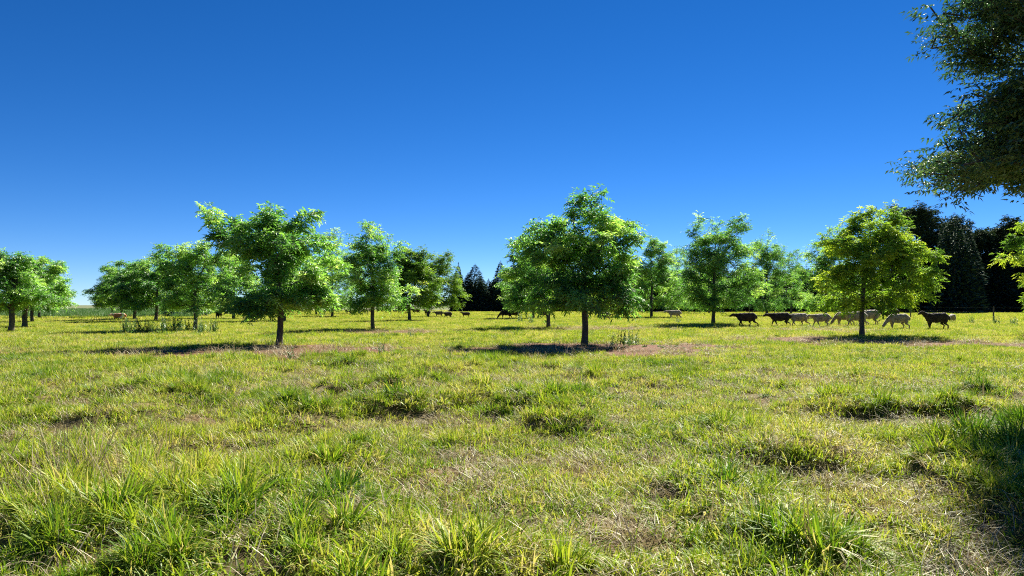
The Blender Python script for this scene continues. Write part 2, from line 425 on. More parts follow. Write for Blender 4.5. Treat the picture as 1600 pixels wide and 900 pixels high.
# ------------------------------------------------------------------ trees
def leaflets(p, d, ln, K, droop, lw, g, tint):
    """compound leaves: p base (n,3), d direction (n,3), ln length (n), K pairs of leaflets and one at the end"""
    n = len(p)
    up = np.array([0, 0, 1.0])
    side = norm(np.cross(d, up) + g.normal(0, 0.25, (n, 3)))
    out_v, out_t = [], []
    ts = [(0.25 + 0.7 * (k // 2) / max(K - 1, 1), 1 if k % 2 else -1) for k in range(2 * K)] + [(1.0, 0)]
    for (tt, sgn) in ts:
        b = p + d * (ln * tt)[:, None] + np.array([0, 0, -1.0]) * (ln * droop * tt * tt)[:, None]
        lam = lw * 3.2 * (1.05 - 0.25 * abs(tt - 0.6)) * g.uniform(0.8, 1.2, n)
        if sgn: dd = side * sgn * 0.85 + d * 0.55
        else: dd = d * 1.0
        dd = norm(dd + np.array([0, 0, -1.0]) * g.uniform(0.0, 0.7, n)[:, None] + g.normal(0, 0.15, (n, 3)))
        wdir = norm(np.cross(dd, up[None] + g.normal(0, 0.45, (n, 3))))
        w2 = (lw * 0.5 * g.uniform(0.8, 1.2, n))[:, None]
        mid = b + dd * (lam * 0.45)[:, None]
        tip = b + dd * lam[:, None] + np.array([0, 0, -1.0]) * (lam * 0.15)[:, None]
        out_v.append(np.stack([b, mid + wdir * w2, tip, mid - wdir * w2], 1))
        out_t.append(tint + g.normal(0, 0.06, n))
    V = np.stack(out_v, 1).reshape(-1, 3)
    T = np.repeat(np.stack(out_t, 1).reshape(-1), 4)
    Fq = np.arange(len(V)).reshape(-1, 4)
    return V, Fq, T

def tube(nodes, par, rad, sides=7):
    """tapered tubes along a branching skeleton"""
    Vs, Fs = [], []; off = 0
    a = np.linspace(0, 2 * math.pi, sides, endpoint=False)
    ca, sa = np.cos(a), np.sin(a)
    for i in range(1, len(nodes)):
        j = par[i]
        p0, p1 = nodes[j], nodes[i]
        d = p1 - p0; L = np.linalg.norm(d)
        if L < 1e-5: continue
        d = d / L
        r = np.array([1.0, 0, 0]) if abs(d[0]) < 0.8 else np.array([0, 1.0, 0])
        u = np.cross(d, r); u /= np.linalg.norm(u); v = np.cross(d, u)
        r0 = min(rad[j], rad[i] * 1.35); r1 = rad[i]
        ring = ca[:, None] * u + sa[:, None] * v
        Vs.append(np.concatenate([p0 - d * r0 * 0.3 + ring * r0, p1 + ring * r1]))
        q = np.arange(sides); q2 = (q + 1) % sides
        Fs.append(np.stack([q, q2, q2 + sides, q + sides], -1) + off)
        off += 2 * sides
    return np.concatenate(Vs), np.concatenate(Fs)

def order_of(tips, trunk):
    f = np.array(trunk[max(1, len(trunk) * 2 // 5)])
    return np.argsort(np.linalg.norm(np.array(tips) - f, axis=1))

def grow(tips, trunk, g, step=0.3, up=0.18):
    nodes = [np.array(t, float) for t in trunk]; par = [-1] + list(range(len(trunk) - 1))
    plen = [0.0]
    for i in range(1, len(nodes)): plen.append(plen[-1] + np.linalg.norm(nodes[i] - nodes[i - 1]) * 0.5)
    first = max(1, len(trunk) * 2 // 5)
    order = order_of(tips, trunk)
    tipid = []
    for o in order:
        t = tips[o]
        A = np.array(nodes[first:]); pl = np.array(plen[first:])
        dv = t - A; dd = np.linalg.norm(dv, axis=1)
        cost = dd + 0.35 * pl + np.where(dv[:, 2] < 0, -dv[:, 2] * 0.9, 0)
        j = int(np.argmin(cost)) + first
        s = nodes[j]; L = np.linalg.norm(t - s); k = max(1, int(L / step))
        prev = j
        mid = (s + t) / 2 + np.array([0, 0, up * L]) + g.normal(0, 0.05 * L, 3)
        for q in range(1, k + 1):
            f = q / k
            p = s * (1 - f) ** 2 + 2 * mid * f * (1 - f) + t * f * f
            nodes.append(p); par.append(prev); plen.append(plen[prev] + L / k); prev = len(nodes) - 1
        tipid.append(prev)
    return np.array(nodes), par, tipid

def make_tree(name, label, group, base, crown_lobes, ntips, trunk_r, fork_z, top_z, leaves_per_tip=12, K=3, leaf_len=0.26, lw=0.040,
              mat=M_leaf, tint_mu=0.45, tint_sd=0.2, seed=1, sides=7, droop=0.45, lean=(0, 0), bark=M_bark, flat=1.0, shoot=0.3, clump=6, clump_r=0.15):
    """crown_lobes: (cx, cy, cz, rx, ry, rz) relative to the foot"""
    g = np.random.default_rng(seed)
    lobes = np.array(crown_lobes, float)
    vol = lobes[:, 3] * lobes[:, 4] * lobes[:, 5]
    nc = max(12, ntips // clump)                    # leafy clumps with gaps between them
    wgt = vol ** 0.7; cntl = np.maximum(3, np.round(nc * wgt / wgt.sum())).astype(int)
    pick = np.repeat(np.arange(len(lobes)), cntl); nc = len(pick)
    ga = np.arange(nc) * 2.39996 + seed; gz = (np.concatenate([(np.arange(c) + 0.5) / c for c in cntl]) * 2 - 1)
    dirs = norm(np.stack([np.sqrt(1 - gz ** 2) * np.cos(ga), np.sqrt(1 - gz ** 2) * np.sin(ga), gz], -1) + g.normal(0, 0.22, (nc, 3)))
    rad = g.random(nc) ** 0.3 * 0.98
    cen = lobes[pick, :3] + dirs * rad[:, None] * lobes[pick, 3:]
    ctint = g.normal(0, 0.17, nc)
    ci = g.integers(0, nc, ntips)
    sg = clump_r * max(1.0, top_z / 4.5) * g.uniform(0.6, 1.3, nc)
    tips = cen[ci] + g.normal(0, 1, (ntips, 3)) * sg[ci][:, None] * np.array([1, 1, 0.7])
    tips[:, 2] = np.maximum(tips[:, 2], fork_z * 0.92 + 0.1 * g.random(ntips))
    cx, cy = lobes[:, 0].mean() * 0.35, lobes[:, 1].mean() * 0.35
    trunk = []
    nseg = 9; zt = fork_z + (top_z - fork_z) * 0.45
    for i in range(nseg + 1):
        f = i / nseg; z = f * zt
        wob = 0.012 * trunk_r / 0.07 * (math.sin(i * 1.1 + seed) - math.sin(seed))
        k2 = max(0, (z - fork_z * 0.6)) / (zt)
        trunk.append((lean[0] * z + wob + cx * k2, lean[1] * z + wob * 0.6 + cy * k2, z - 0.03 * (i == 0)))
    nodes, par, tipid = grow(list(tips), trunk, g, step=0.3 * max(1, top_z / 5))
    cnt = np.zeros(len(nodes))
    for t in tipid: cnt[t] += 1
    for i in range(len(nodes) - 1, 0, -1): cnt[par[i]] += cnt[i]
    r = np.maximum(0.006 * top_z / 4, trunk_r * (np.maximum(cnt, 1) / ntips) ** 0.52)
    r[0] = trunk_r * 1.35; r[1] = trunk_r * 1.05
    root = link(name, None, loc=(base[0], base[1], float(H(base[0], base[1]))))
    tag(root, label, 'tree', group)
    tv, tf = tube(nodes, par, r, sides)
    link('trunk', mesh_np('trunk', tv, tf, mats=(bark,), smooth_sh=True), root)
    # leafy shoots: leaves set along the last stretch of every twig
    nl = leaves_per_tip
    par = np.array(par)
    td = norm(nodes[tipid] - nodes[par[tipid]])
    P0 = np.repeat(nodes[tipid], nl, 0); TD = np.repeat(td, nl, 0)
    n = len(P0)
    back = g.uniform(-0.2, 1.0, n)
    P = P0 - TD * (back * shoot)[:, None] + g.normal(0, 0.05 * top_z / 4, (n, 3))
    az = g.random(n) * 2 * math.pi
    rd = np.stack([np.cos(az), np.sin(az), g.normal(0.15, 0.35, n)], -1)
    D = norm(rd + TD * g.uniform(0.2, 0.9, n)[:, None])
    D[:, 2] *= flat; D = norm(D)
    cl = np.repeat(np.clip(g.normal(tint_mu, tint_sd, len(tipid)) + ctint[ci[order_of(tips, trunk)]], 0, 1), nl)
    V, Fq, T = leaflets(P, D, leaf_len * g.uniform(0.7, 1.2, n), K, droop, lw, g, cl)
    link('crown', mesh_np('crown', V, Fq, np.clip(T, 0, 1), (mat,)), root)
    return root

def px_lobes(px, base_y, lobes, seed, depth=1.0):
    """lobe outlines read off the photograph, turned into real ellipsoids round the tree's own foot"""
    D = dist_of(base_y); X = at(px, D); g = np.random.default_rng(seed + 50); s = D / F_PX
    out = []
    for (lx, ly, rx, ry) in lobes:
        rr = rx * s
        cy = g.uniform(-0.45, 0.45) * max(0.9, rr) * depth
        out.append(((lx - px) * s, cy, CAM_H + (HOR - ly) * s, rr, max(rr, 0.5) * 1.05, ry * s))
    # fullness in depth
    a = np.array(out); mx = a[:, 0].mean(); W = (a[:, 0].max() - a[:, 0].min()) / 2 + 0.3
    zc = np.median(a[:, 2])
    for s_ in (-1, 1):
        out.append((mx, s_ * W * 0.55, zc, W * 0.5, W * 0.42, a[:, 5].max() * 0.95))
    zb = CAM_H - 0.1
    for q in range(5):                       # drooping skirt of the crown
        aa = q * 1.2566 + seed
        out.append((mx + W * 0.68 * math.cos(aa), W * 0.6 * math.sin(aa), zb + 0.34 + 0.16 * math.sin(seed + q * 2), W * 0.32, W * 0.32, 0.30))
    return (X, D), out

def auto_lobes(px, base_y, top_y, l, r, seed, bot_y=479):
    g = np.random.default_rng(seed + 9)
    cx, w_, hgt = (l + r) / 2, (r - l) / 2 * 1.2, bot_y - top_y + 4
    top_y -= 4
    L = [(cx, bot_y - hgt * 0.38, w_ * 0.82, hgt * 0.36)]
    for k in range(6):
        f = k / 5
        lx = cx + (f * 2 - 1) * w_ * 0.62 + g.normal(0, w_ * 0.05)
        ly = top_y + hgt * (0.28 + 0.38 * abs(f * 2 - 1) ** 1.5 + g.uniform(-0.08, 0.12))
        L.append((lx, ly, w_ * g.uniform(0.26, 0.4), hgt * g.uniform(0.2, 0.3)))
    L.append((cx + g.uniform(-0.25, 0.25) * w_, top_y + hgt * 0.14, w_ * 0.26, hgt * 0.15))
    L.append((cx + g.uniform(-0.5, 0.5) * w_, top_y + hgt * 0.24, w_ * 0.2, hgt * 0.16))
    return px_lobes(px, base_y, L, seed, 0.8)

GRP = 'young pecan trees in the orchard rows'
def orchard(px, by, lobes_or_box, label, seed, ntips, tr, mat=M_leaf, mu=0.5, **kw):
    if isinstance(lobes_or_box, list): (X, D), L = px_lobes(px, by, lobes_or_box, seed)
    else: (X, D), L = auto_lobes(px, by, *lobes_or_box, seed)
    A = np.array(L); top = (A[:, 2] + A[:, 5]).max()
    fork = 0.85; ntips = int(ntips * ((1.2 if by > 520 else 1.45) if 'lw' not in kw else 3.0))
    return make_tree('pecan_tree', label, GRP, (X, D), L, ntips, tr, fork, top, mat=mat, tint_mu=mu, seed=seed, **kw)

orchard(437, 538, [(350, 350, 33, 24), (372, 392, 34, 24), (425, 342, 26, 24), (478, 344, 18, 26), (400, 360, 24, 20), (430, 398, 55, 38), (492, 400, 42, 34), (432, 448, 68, 30), (498, 445, 38, 30)],
        'large pecan tree in the front row left of centre, forking low over bare soil', 11, 380, 0.085, leaves_per_tip=10, K=4, clump=10, clump_r=0.16)
orchard(913, 538, [(922, 328, 15, 26), (890, 345, 17, 24), (856, 362, 18, 20), (952, 352, 15, 22), (978, 366, 16, 28), (834, 376, 16, 16), (900, 385, 44, 28), (945, 395, 34, 28), (860, 405, 40, 32), (972, 412, 16, 22), (915, 440, 54, 26), (868, 440, 30, 24), (955, 445, 26, 20)],
        'tallest pecan tree in the front row, right of centre, straight trunk beside green weeds', 12, 400, 0.088, leaves_per_tip=10, K=4, clump=10, clump_r=0.16)
orchard(1346, 525, [(1372, 336, 30, 20), (1350, 350, 26, 20), (1335, 375, 46, 34), (1402, 375, 45, 34), (1432, 408, 40, 28), (1350, 425, 62, 40), (1420, 445, 42, 24), (1308, 440, 30, 28), (1308, 378, 20, 20)],
        'bright yellow green pecan tree on the right with sheep walking behind its trunk', 13, 440, 0.085, mat=M_leaf_y, mu=0.6, leaves_per_tip=10, K=4, clump=6, clump_r=0.15)
orchard(1652, 523, [(1625, 395, 55, 45), (1660, 362, 50, 35), (1650, 440, 60, 35), (1700, 410, 50, 45)],
        'yellow green pecan tree cut off by the right edge of the photo', 14, 300, 0.085, mat=M_leaf_y, mu=0.5, leaves_per_tip=10, K=4, clump=10, clump_r=0.16)
orchard(583, 515, [(583, 366, 22, 16), (560, 392, 26, 22), (610, 388, 24, 22), (583, 420, 42, 32), (562, 452, 33, 25), (604, 450, 38, 26)],
        'upright pecan tree in the second row just right of the big left tree', 15, 260, 0.085)
orchard(857, 513, [(822, 375, 18, 13), (815, 408, 35, 33), (862, 415, 48, 40), (812, 448, 32, 26), (870, 445, 50, 30)],
        'pecan tree with two low forks standing behind the left side of the tallest tree', 16, 240, 0.09)
orchard(1114, 508, [(1103, 358, 26, 24), (1150, 348, 13, 20), (1125, 385, 46, 34), (1085, 395, 24, 24), (1163, 392, 20, 20), (1112, 430, 56, 38), (1155, 440, 38, 30), (1082, 440, 32, 30)],
        'tall bluish green pecan tree right of the lone white sheep, twigs sticking out on top', 17, 430, 0.10, mu=0.36)
orchard(305, 516, [(285, 392, 36, 18), (330, 392, 36, 28), (258, 405, 26, 20), (300, 425, 50, 34), (345, 440, 36, 30), (285, 450, 36, 24)],
        'spreading pecan tree whose trunk stands in dark weeds left of the big left tree', 18, 240, 0.085)
orchard(17, 518, (392, -55, 75), 'pecan tree with leaning trunk at the far left edge of the photo', 19, 240, 0.11, lean=(0.10, 0), mu=0.5)
orchard(39, 511, (400, -5, 112), 'second leaning pecan tree from the left edge, in front of open field', 20, 240, 0.12, lean=(0.06, 0), mu=0.55)
far = dict(leaves_per_tip=10, K=3, leaf_len=0.34, lw=0.052, sides=5)
orchard(51, 503, (415, 15, 95), 'small pecan tree half hidden behind the leaning trees at left', 21, 120, 0.10, **far)
orchard(62, 497, (420, 30, 105), 'rearmost pecan tree of the group at the left edge', 22, 110, 0.10, **far)
orchard(244, 503, (400, 184, 305), 'dark round pecan tree behind the row of dark weeds', 23, 170, 0.11, mu=0.38, **far)
orchard(210, 500, (407, 158, 250), 'pecan tree beside the rust coloured sheep, second from the open field gap', 24, 150, 0.11, mu=0.38, **far)
orchard(190, 497, (418, 143, 215), 'leftmost pecan tree of the middle group next to the open field gap', 25, 130, 0.11, mu=0.34, **far)
orchard(175, 492, (430, 150, 205), 'thin far pecan tree seen behind the rust coloured sheep', 26, 90, 0.10, **far)
orchard(258, 491, (415, 225, 300), 'far pecan tree between the two black and white sheep groups at left', 27, 90, 0.10, **far)
orchard(322, 494, (405, 290, 355), 'far pecan tree just left of the dark sheep seen from behind', 28, 110, 0.11, **far)
orchard(365, 499, (395, 320, 415), 'pecan tree between the dark rear view sheep and the big left tree', 29, 150, 0.11, **far)
orchard(444, 503, (395, 400, 490), 'pecan tree directly behind the trunk of the big left tree', 30, 130, 0.11, **far)
orchard(519, 496, (362, 476, 562), 'narrow pecan tree filling the gap between the big left tree and the upright tree', 31, 140, 0.11, mu=0.5, **far)
orchard(494, 492, (400, 455, 530), 'small far pecan tree seen beneath the right side of the big left tree', 32, 90, 0.10, **far)
orchard(640, 502, (384, 605, 682), 'light green pecan tree with the resting sheep behind it, left of the conifers', 33, 180, 0.11, mat=M_leaf_y, mu=0.25, **far)
orchard(669, 496, (392, 652, 722), 'light green pecan tree nearest to the gap with the pointed conifers', 34, 150, 0.12, mat=M_leaf_y, mu=0.25, **far)
orchard(548, 491, (392, 515, 598), 'far pecan tree standing among the sheep flock', 35, 80, 0.10, **far)
orchard(833, 499, (400, 790, 862), 'pecan tree beside the black sheep pair, left of centre row', 36, 140, 0.11, **far)
orchard(822, 493, (420, 782, 840), 'far thin trunked pecan tree behind the black sheep pair', 37, 80, 0.10, **far)
orchard(964, 496, (402, 925, 1018), 'pecan tree right behind the lone pale standing sheep', 38, 140, 0.11, mu=0.5, **far)
orchard(1018, 497, (368, 972, 1072), 'pecan tree with full round top left of the tall bluish tree', 39, 190, 0.12, mu=0.48, **far)
orchard(1050, 489, (384, 1022, 1098), 'far pecan tree behind the lone white grazing sheep', 40, 90, 0.11, **far)
orchard(1108, 490, (400, 1060, 1155), 'far pecan tree hidden behind the tall bluish tree', 41, 80, 0.11, **far)
orchard(1198, 494, (368, 1152, 1250), 'pecan tree above the leading black sheep', 42, 180, 0.13, mu=0.35, **far)
orchard(1236, 490, (380, 1195, 1275), 'far pecan tree above the leading white sheep, its trunk in shade', 43, 110, 0.13, mu=0.4, **far)
orchard(1290, 498, (350, 1255, 1330), 'pecan tree peeping out behind the left side of the bright yellow green tree', 44, 150, 0.11, mu=0.5, **far)

# ---- big shade tree reaching in from the right
def shade_tree():
    lob = [(-2.2, 0.2, 3.15, 1.0, 1.1, 0.4), (-1.7, -1.0, 2.95, 1.1, 1.0, 0.4), (-1.5, 1.2, 3.1, 1.0, 1.0, 0.4), (-0.6, 0, 3.0, 1.4, 1.2, 0.4), (-1.1, -0.6, 3.75, 1.6, 1.9, 1.1), (-1.1, 0.4, 5.2, 1.5, 1.6, 1.3), (0.0, 0.2, 6.6, 2.2, 2.0, 1.6), (0.6, -1.2, 4.6, 2.0, 1.8, 1.5), (1.2, 1.2, 5.0, 1.8, 1.8, 1.5),
           (-0.3, -1.4, 5.6, 1.7, 1.5, 1.4), (-1.6, 0.0, 3.35, 1.2, 1.4, 0.5), (-1.5, -1.2, 3.6, 1.1, 1.2, 0.9), (-1.0, -0.3, 6.5, 1.5, 1.3, 1.0), (-0.9, 1.0, 3.6, 1.2, 1.2, 0.8), (-0.2, 0.5, 3.3, 1.6, 1.5, 0.6), (1.2, -0.4, 3.4, 1.6, 1.6, 0.7)]
    lob = [tuple(0.82 * c for c in (l[0] + 0.25, l[1], l[2] + 0.25) + l[3:]) for l in lob]
    lob = [(l[0] * .854, l[1] * .854, 1.22 + (l[2] - 1.1) * .854, l[3] * .854, l[4] * .854, l[5] * .854) for l in lob]
    make_tree('shade_tree', 'big dark leafy tree overhanging the field from the top right corner', None, (6.2, 7.2), lob, 2500, 0.13, 1.5, 5.8,
              leaves_per_tip=16, K=3, leaf_len=0.15, lw=0.021, mat=M_leaf_d, tint_mu=0.45, tint_sd=0.25, seed=60, droop=0.15, flat=0.45, shoot=0.3, clump=12, clump_r=0.13)
shade_tree()

# ------------------------------------------------------------------ tree belt
def conifer_mesh(h, r, seed, n=6500):
    g = np.random.default_rng(seed)
    z = h * (1 - g.random(n) ** 0.66 * 0.985)
    lvl = np.round(z / (h / 22)) * (h / 22) + g.normal(0, 0.16, n)
    f = np.clip(1 - lvl / h, 0, 1)
    az = g.random(n) * 2 * math.pi
    lob = 1 + 0.22 * np.sin(az * 3 + lvl * 1.3 + seed) + g.normal(0, 0.08, n)
    R_ = r * f ** 0.62 * lob + 0.08
    t = g.uniform(0.45, 1.0, n) ** 0.6
    c = np.stack([np.cos(az) * R_ * t, np.sin(az) * R_ * t, lvl - 0.18 * R_ * t + 0.1], -1)
    d = norm(np.stack([np.cos(az), np.sin(az), g.uniform(-0.45, 0.35, n)], -1))
    wdir = norm(np.cross(d, np.array([0, 0, 1.0])) + g.normal(0, 0.3, (n, 3)))
    L = (0.35 + 0.45 * f)[:, None] * g.uniform(0.7, 1.3, n)[:, None]; W = L * 0.42
    V = np.stack([c - d * L * 0.5, c + wdir * W * 0.5, c + d * L * 0.6, c - wdir * W * 0.5], 1).reshape(-1, 3)
    V[:, 2] = np.maximum(V[:, 2], 0.05)
    Vt = np.array([(0, 0, -0.05), (0, 0, h * 0.5), (0, 0, h * 0.99)])
    tv, tf = tube(Vt, [-1, 0, 1], np.array([0.16, 0.09, 0.02]) * h / 9, 6)
    return mesh_np('crown', V, np.arange(len(V)).reshape(-1, 4), np.repeat(g.uniform(0, 1, n), 4), (M_conif,)), mesh_np('trunk', tv, tf, mats=(M_bark,), smooth_sh=True)

CV = [conifer_mesh(9.0, 2.1 + 0.25 * i, 70 + i) for i in range(5)]
def conifer(x, y, h, v, label, wid=1.0):
    root = link('conifer_tree', None, loc=(x, y, float(H(x, y))))
    s = h / 9.0; root.scale = (s * wid, s * wid, s); root.rotation_euler = (0, 0, random.uniform(0, 6.28))
    tag(root, label, 'tree', 'dark conifers of the tree belt')
    link('crown', CV[v][0], root); link('trunk', CV[v][1], root)
    return root
same = 'dark conifer packed in the shaded tree belt behind the orchard'
for (px, ty, wd, lab) in [(716, 414, 0.55, 'narrow pointed conifer at the left end of the dark belt'), (742, 415, 0.85, 'tallest pointed conifer in the gap left of centre'),
                     (731, 428, 0.6, 'short conifer squeezed between two pointed ones in the gap'), (754, 436, 0.8, 'dark conifer right of the tallest one in the gap'),
                     (782, 410, 0.6, 'thin conifer tip sticking out above the left flank of the second row pecan tree'), (768, 440, 0.9, 'low dark conifer in the dip of the gap')]:
    D = 129 + random.uniform(-1, 2); conifer(at(px, D), D, CAM_H + (HOR - ty) * D / F_PX, random.randrange(5), lab, wd * 9 / 7)
for row in range(3):
    xx = -9.0 + row * 1.3
    while xx < 92:
        D = float(belt_line(xx)) + row * 3.2 + random.uniform(-0.8, 0.8)
        px = 800 + xx / D * F_PX
        if px < 790: top = random.uniform(440, 424)
        elif px < 1400: top = random.uniform(412, 428)
        else: top = random.uniform(372, 400)
        if row == 2 and px > 1440: top = random.uniform(352, 372)
        zone = next(t for lim, t in ((790, 'near the gap left of centre'), (960, 'behind the tallest pecan tree'), (1100, 'between the tallest and the tall bluish pecan tree'),
                                     (1260, 'behind the black sheep leading the file'), (1420, 'behind the bright yellow green pecan tree'), (9999, 'near the right edge behind the fence')) if px < lim)
        lab = '%s dark conifer of the belt %s' % (('front row', 'middle row', 'rear row')[row], zone)
        conifer(xx, D, CAM_H + (HOR - top) * D / F_PX, random.randrange(5), lab, random.uniform(0.8, 1.1) * 1.2)
        xx += random.uniform(2.7, 3.7)
for (px, ty, wd, lab) in [(1492, 338, 0.75, 'tall black pointed conifer behind the black sheep at right'), (1478, 348, 0.6, 'slim conifer just left of the tall black pointed one'),
                          (1512, 352, 0.7, 'slim conifer just right of the tall black pointed one')]:
    D = 106 + random.uniform(-1, 2); conifer(at(px, D), D, CAM_H + (HOR - ty) * D / F_PX, random.randrange(5), lab, wd)

def belt_broadleaf(px, ty, w_, label, seed):
    D = 118.0; X = at(px, D); s = D / F_PX; top = CAM_H + (HOR - ty) * s; r = w_ * s
    g = np.random.default_rng(seed)
    lob = [(g.uniform(-.5, .5) * r, g.uniform(-.5, .5) * r, top - r * g.uniform(0.35, 1.5), r * g.uniform(.4, .65), r * .6, r * g.uniform(.35, .55)) for _ in range(8)] + [(0, 0, top * 0.5, r * 0.9, r * 0.9, top * 0.36)]
    make_tree('broadleaf_tree', label, None, (X, D), lob, 240, 0.22, top * 0.22, top, leaves_per_tip=13, K=3, leaf_len=0.75, lw=0.15, mat=M_belt, seed=seed, sides=5, shoot=0.7)
belt_broadleaf(1436, 322, 26, 'round topped tall grey green tree rising behind the bright yellow green tree', 81)
belt_broadleaf(1482, 340, 28, 'grey green broadleaf tree behind the tall black conifer', 82)
belt_broadleaf(1530, 352, 20, 'small rounded dark tree between the tall conifer and the right edge', 83)
belt_broadleaf(1580, 336, 32, 'dark spreading tree behind the pecan tree at the right edge', 84)
belt_broadleaf(1640, 330, 36, 'tall dark tree of the belt beyond the right edge', 85)

# ------------------------------------------------------------------ fence
def fence():
    root = link('wire_fence', None, loc=(34.4, 51, float(H(34.4, 51))))
    tag(root, 'thin wire fence with slim dark posts running away at the right', 'fence')
    mp = rough_material('post_wood', [(0.3, (0.05, 0.045, 0.04)), (0.7, (0.12, 0.10, 0.085))], 12)
    mw = rough_material('fence_wire', [(0.3, (0.1, 0.1, 0.1)), (0.7, (0.2, 0.2, 0.19))], 5, rough=0.5)
    pos = [(33.2 + 0.02 * (y - 51), y) for y in (40, 51, 62, 73, 85, 96, 107, 117)]
    z0 = float(H(34.4, 51))
    for (x, y) in pos:
        n = [np.array([x - 34.4, y - 51, float(H(x, y)) - z0 - 0.05]), np.array([x - 34.4, y - 51, 0.55 + float(H(x, y)) - z0]), np.array([x - 34.4 + 0.02, y - 51, 1.05 + float(H(x, y)) - z0])]
        v, f = tube(n, [-1, 0, 1], np.array([0.055, 0.05, 0.045]), 8)
        top = np.array([n[-1] + 0.045 * np.array([math.cos(a), math.sin(a), 0]) for a in np.linspace(0, 2 * math.pi, 8, endpoint=False)])
        link('fence_post', mesh_np('fence_post', v, f, mats=(mp,)), root)
    for h in (0.35, 0.65, 0.95):
        n = []
        for i, (x, y) in enumerate(pos):
            n.append(np.array([x - 34.4 - 0.05, y - 51, h + float(H(x, y)) - z0]))
            if i < len(pos) - 1:
                x2, y2 = pos[i + 1]; n.append(np.array([(x + x2) / 2 - 34.45, (y + y2) / 2 - 51, h - 0.02 + float(H((x + x2) / 2, (y + y2) / 2)) - z0]))
        v, f = tube(n, [-1] + list(range(len(n) - 1)), np.full(len(n), 0.0022), 5)
        link('wire', mesh_np('wire', v, f, mats=(mw,)), root)
fence()

# ------------------------------------------------------------------ weeds
def weed_mesh(seed, h=0.55, stems=9, spread=0.09):
    g = np.random.default_rng(seed); Vs, Ts = [], []
    for s in range(stems):
        bx, by = g.normal(0, spread, 2); az = g.random() * 6.28; ln = g.uniform(0.02, 0.3); hh = h * g.uniform(0.55, 1.1)
        n = 22; t = np.linspace(0.06, 1, n)
        P = np.stack([bx + np.cos(az) * ln * t * hh, by + np.sin(az) * ln * t * hh, t * hh], -1)
        a = g.random(n) * 6.28
        d = norm(np.stack([np.cos(a), np.sin(a), g.uniform(0.3, 1.3, n)], -1))
        L = (0.13 * (1.1 - 0.6 * t) * g.uniform(0.7, 1.2, n))[:, None]; wd = norm(np.cross(d, [0, 0, 1.0])) * L * 0.13
        Vs.append(np.stack([P, P + d * L * 0.5 + wd, P + d * L, P + d * L * 0.5 - wd], 1).reshape(-1, 3)); Ts.append(np.repeat(g.uniform(0, 1, n), 4))
        st = np.array([(bx, by, -0.02), (P[-1][0], P[-1][1], hh)])
        q = np.array([0.004, 0, 0]); Vs.append(np.array([st[0] - q, st[0] + q, st[1] + q * 0.4, st[1] - q * 0.4])); Ts.append(np.full(4, 0.2))
    V = np.concatenate(Vs)
    return mesh_np('weed_clump', V, np.arange(len(V)).reshape(-1, 4), np.concatenate(Ts), (M_weed,))
WV = [weed_mesh(700 + i) for i in range(5)]
def weed(px, by, s, label, group=None):
    D = dist_of(by); x = at(px, D)
    o = link('weed_clump', random.choice(WV), loc=(x, D, float(H(x, D))))
    o.scale = (s, s, s); o.rotation_euler = (0, 0, random.uniform(0, 6.28))
    tag(o, label, 'weed', group)
for i, px in enumerate([196, 206, 217, 228, 238, 251, 262, 273, 285, 296, 312, 322, 335]):
    weed(px + random.uniform(-2, 2), 520 + random.uniform(-3, 2), random.uniform(0.95, 1.35), 'dark upright weed clump in the weed row left of the big left tree', 'dark weeds in a row')
weed(975, 541, 0.95, 'tall blue green weed clump right of the tallest tree', None)
weed(987, 539, 0.8, 'weed clump at the right end of the blue green weeds by the tallest tree')
weed(958, 540, 0.6, 'small weed clump between the tallest tree trunk and the blue green weeds')
weed(594, 553, 0.5, 'lone weed clump on the bare soil right of the big left tree')
weed(523, 536, 0.4, 'small dark weed clump behind the bare soil right of the big left tree')
weed(455, 566, 0.45, 'small green weed in front of the big left tree trunk')
weed(735, 534, 0.35, 'tiny weed on grass left of the tallest tree')
weed(815, 505, 1.1, 'dark weed clump in the shadow left of the two forked tree')
weed(832, 507, 1.0, 'second dark weed clump in the shadow of the two forked tree')
weed(1520, 507, 0.9, 'dark weed clump below the near fence post')
weed(1556, 508, 0.9, 'weed clump right of the near fence post')
weed(1582, 510, 1.0, 'bushy weed clump close to the right edge below the fence')
weed(395, 505, 0.7, 'low dark weed clump in the field left of the big left tree trunk')
weed(1060, 506, 0.7, 'dark weed clump in the shadow of the tall bluish tree')
weed(642, 526, 0.55, 'grey green weed clump in front of the light green tree')
weed(775, 532, 0.4, 'thin weed at the left end of the tallest tree\'s shadow')

# ------------------------------------------------------------------ sheep
def wool_material(name, stops, scale=9):
    m = rough_material(name, stops, scale, rough=1.0, bump=0.25)
    b = next(n for n in m.node_tree.nodes if n.type == 'BSDF_PRINCIPLED')
    lum = stops[-1][1][1]                      # woolly fibres catch the light at grazing angles
    b.inputs['Sheen Weight'].default_value = min(1.0, 0.12 + lum * 2.4)
    b.inputs['Sheen Roughness'].default_value = 0.35
    b.inputs['Sheen Tint'].default_value = (1.0, 0.95, 0.84, 1)
    return m
M_white = wool_material('cream_wool', [(0.3, (0.17, 0.13, 0.085)), (0.7, (0.36, 0.30, 0.21))])
M_black = wool_material('black_wool', [(0.3, (0.018, 0.013, 0.010)), (0.7, (0.05, 0.036, 0.026))])
M_brown = wool_material('dark_brown_wool', [(0.3, (0.035, 0.022, 0.014)), (0.7, (0.08, 0.055, 0.035))])
M_grey = wool_material('tan_wool', [(0.3, (0.16, 0.11, 0.07)), (0.7, (0.28, 0.22, 0.15))])
M_rust = wool_material('rust_hair', [(0.40, (0.46, 0.15, 0.06)), (0.52, (0.50, 0.18, 0.08)), (0.56, (0.75, 0.68, 0.6))], 2.2)
M_pied = wool_material('pied_wool', [(0.47, (0.02, 0.018, 0.016)), (0.5, (0.62, 0.58, 0.52))], 1.6)

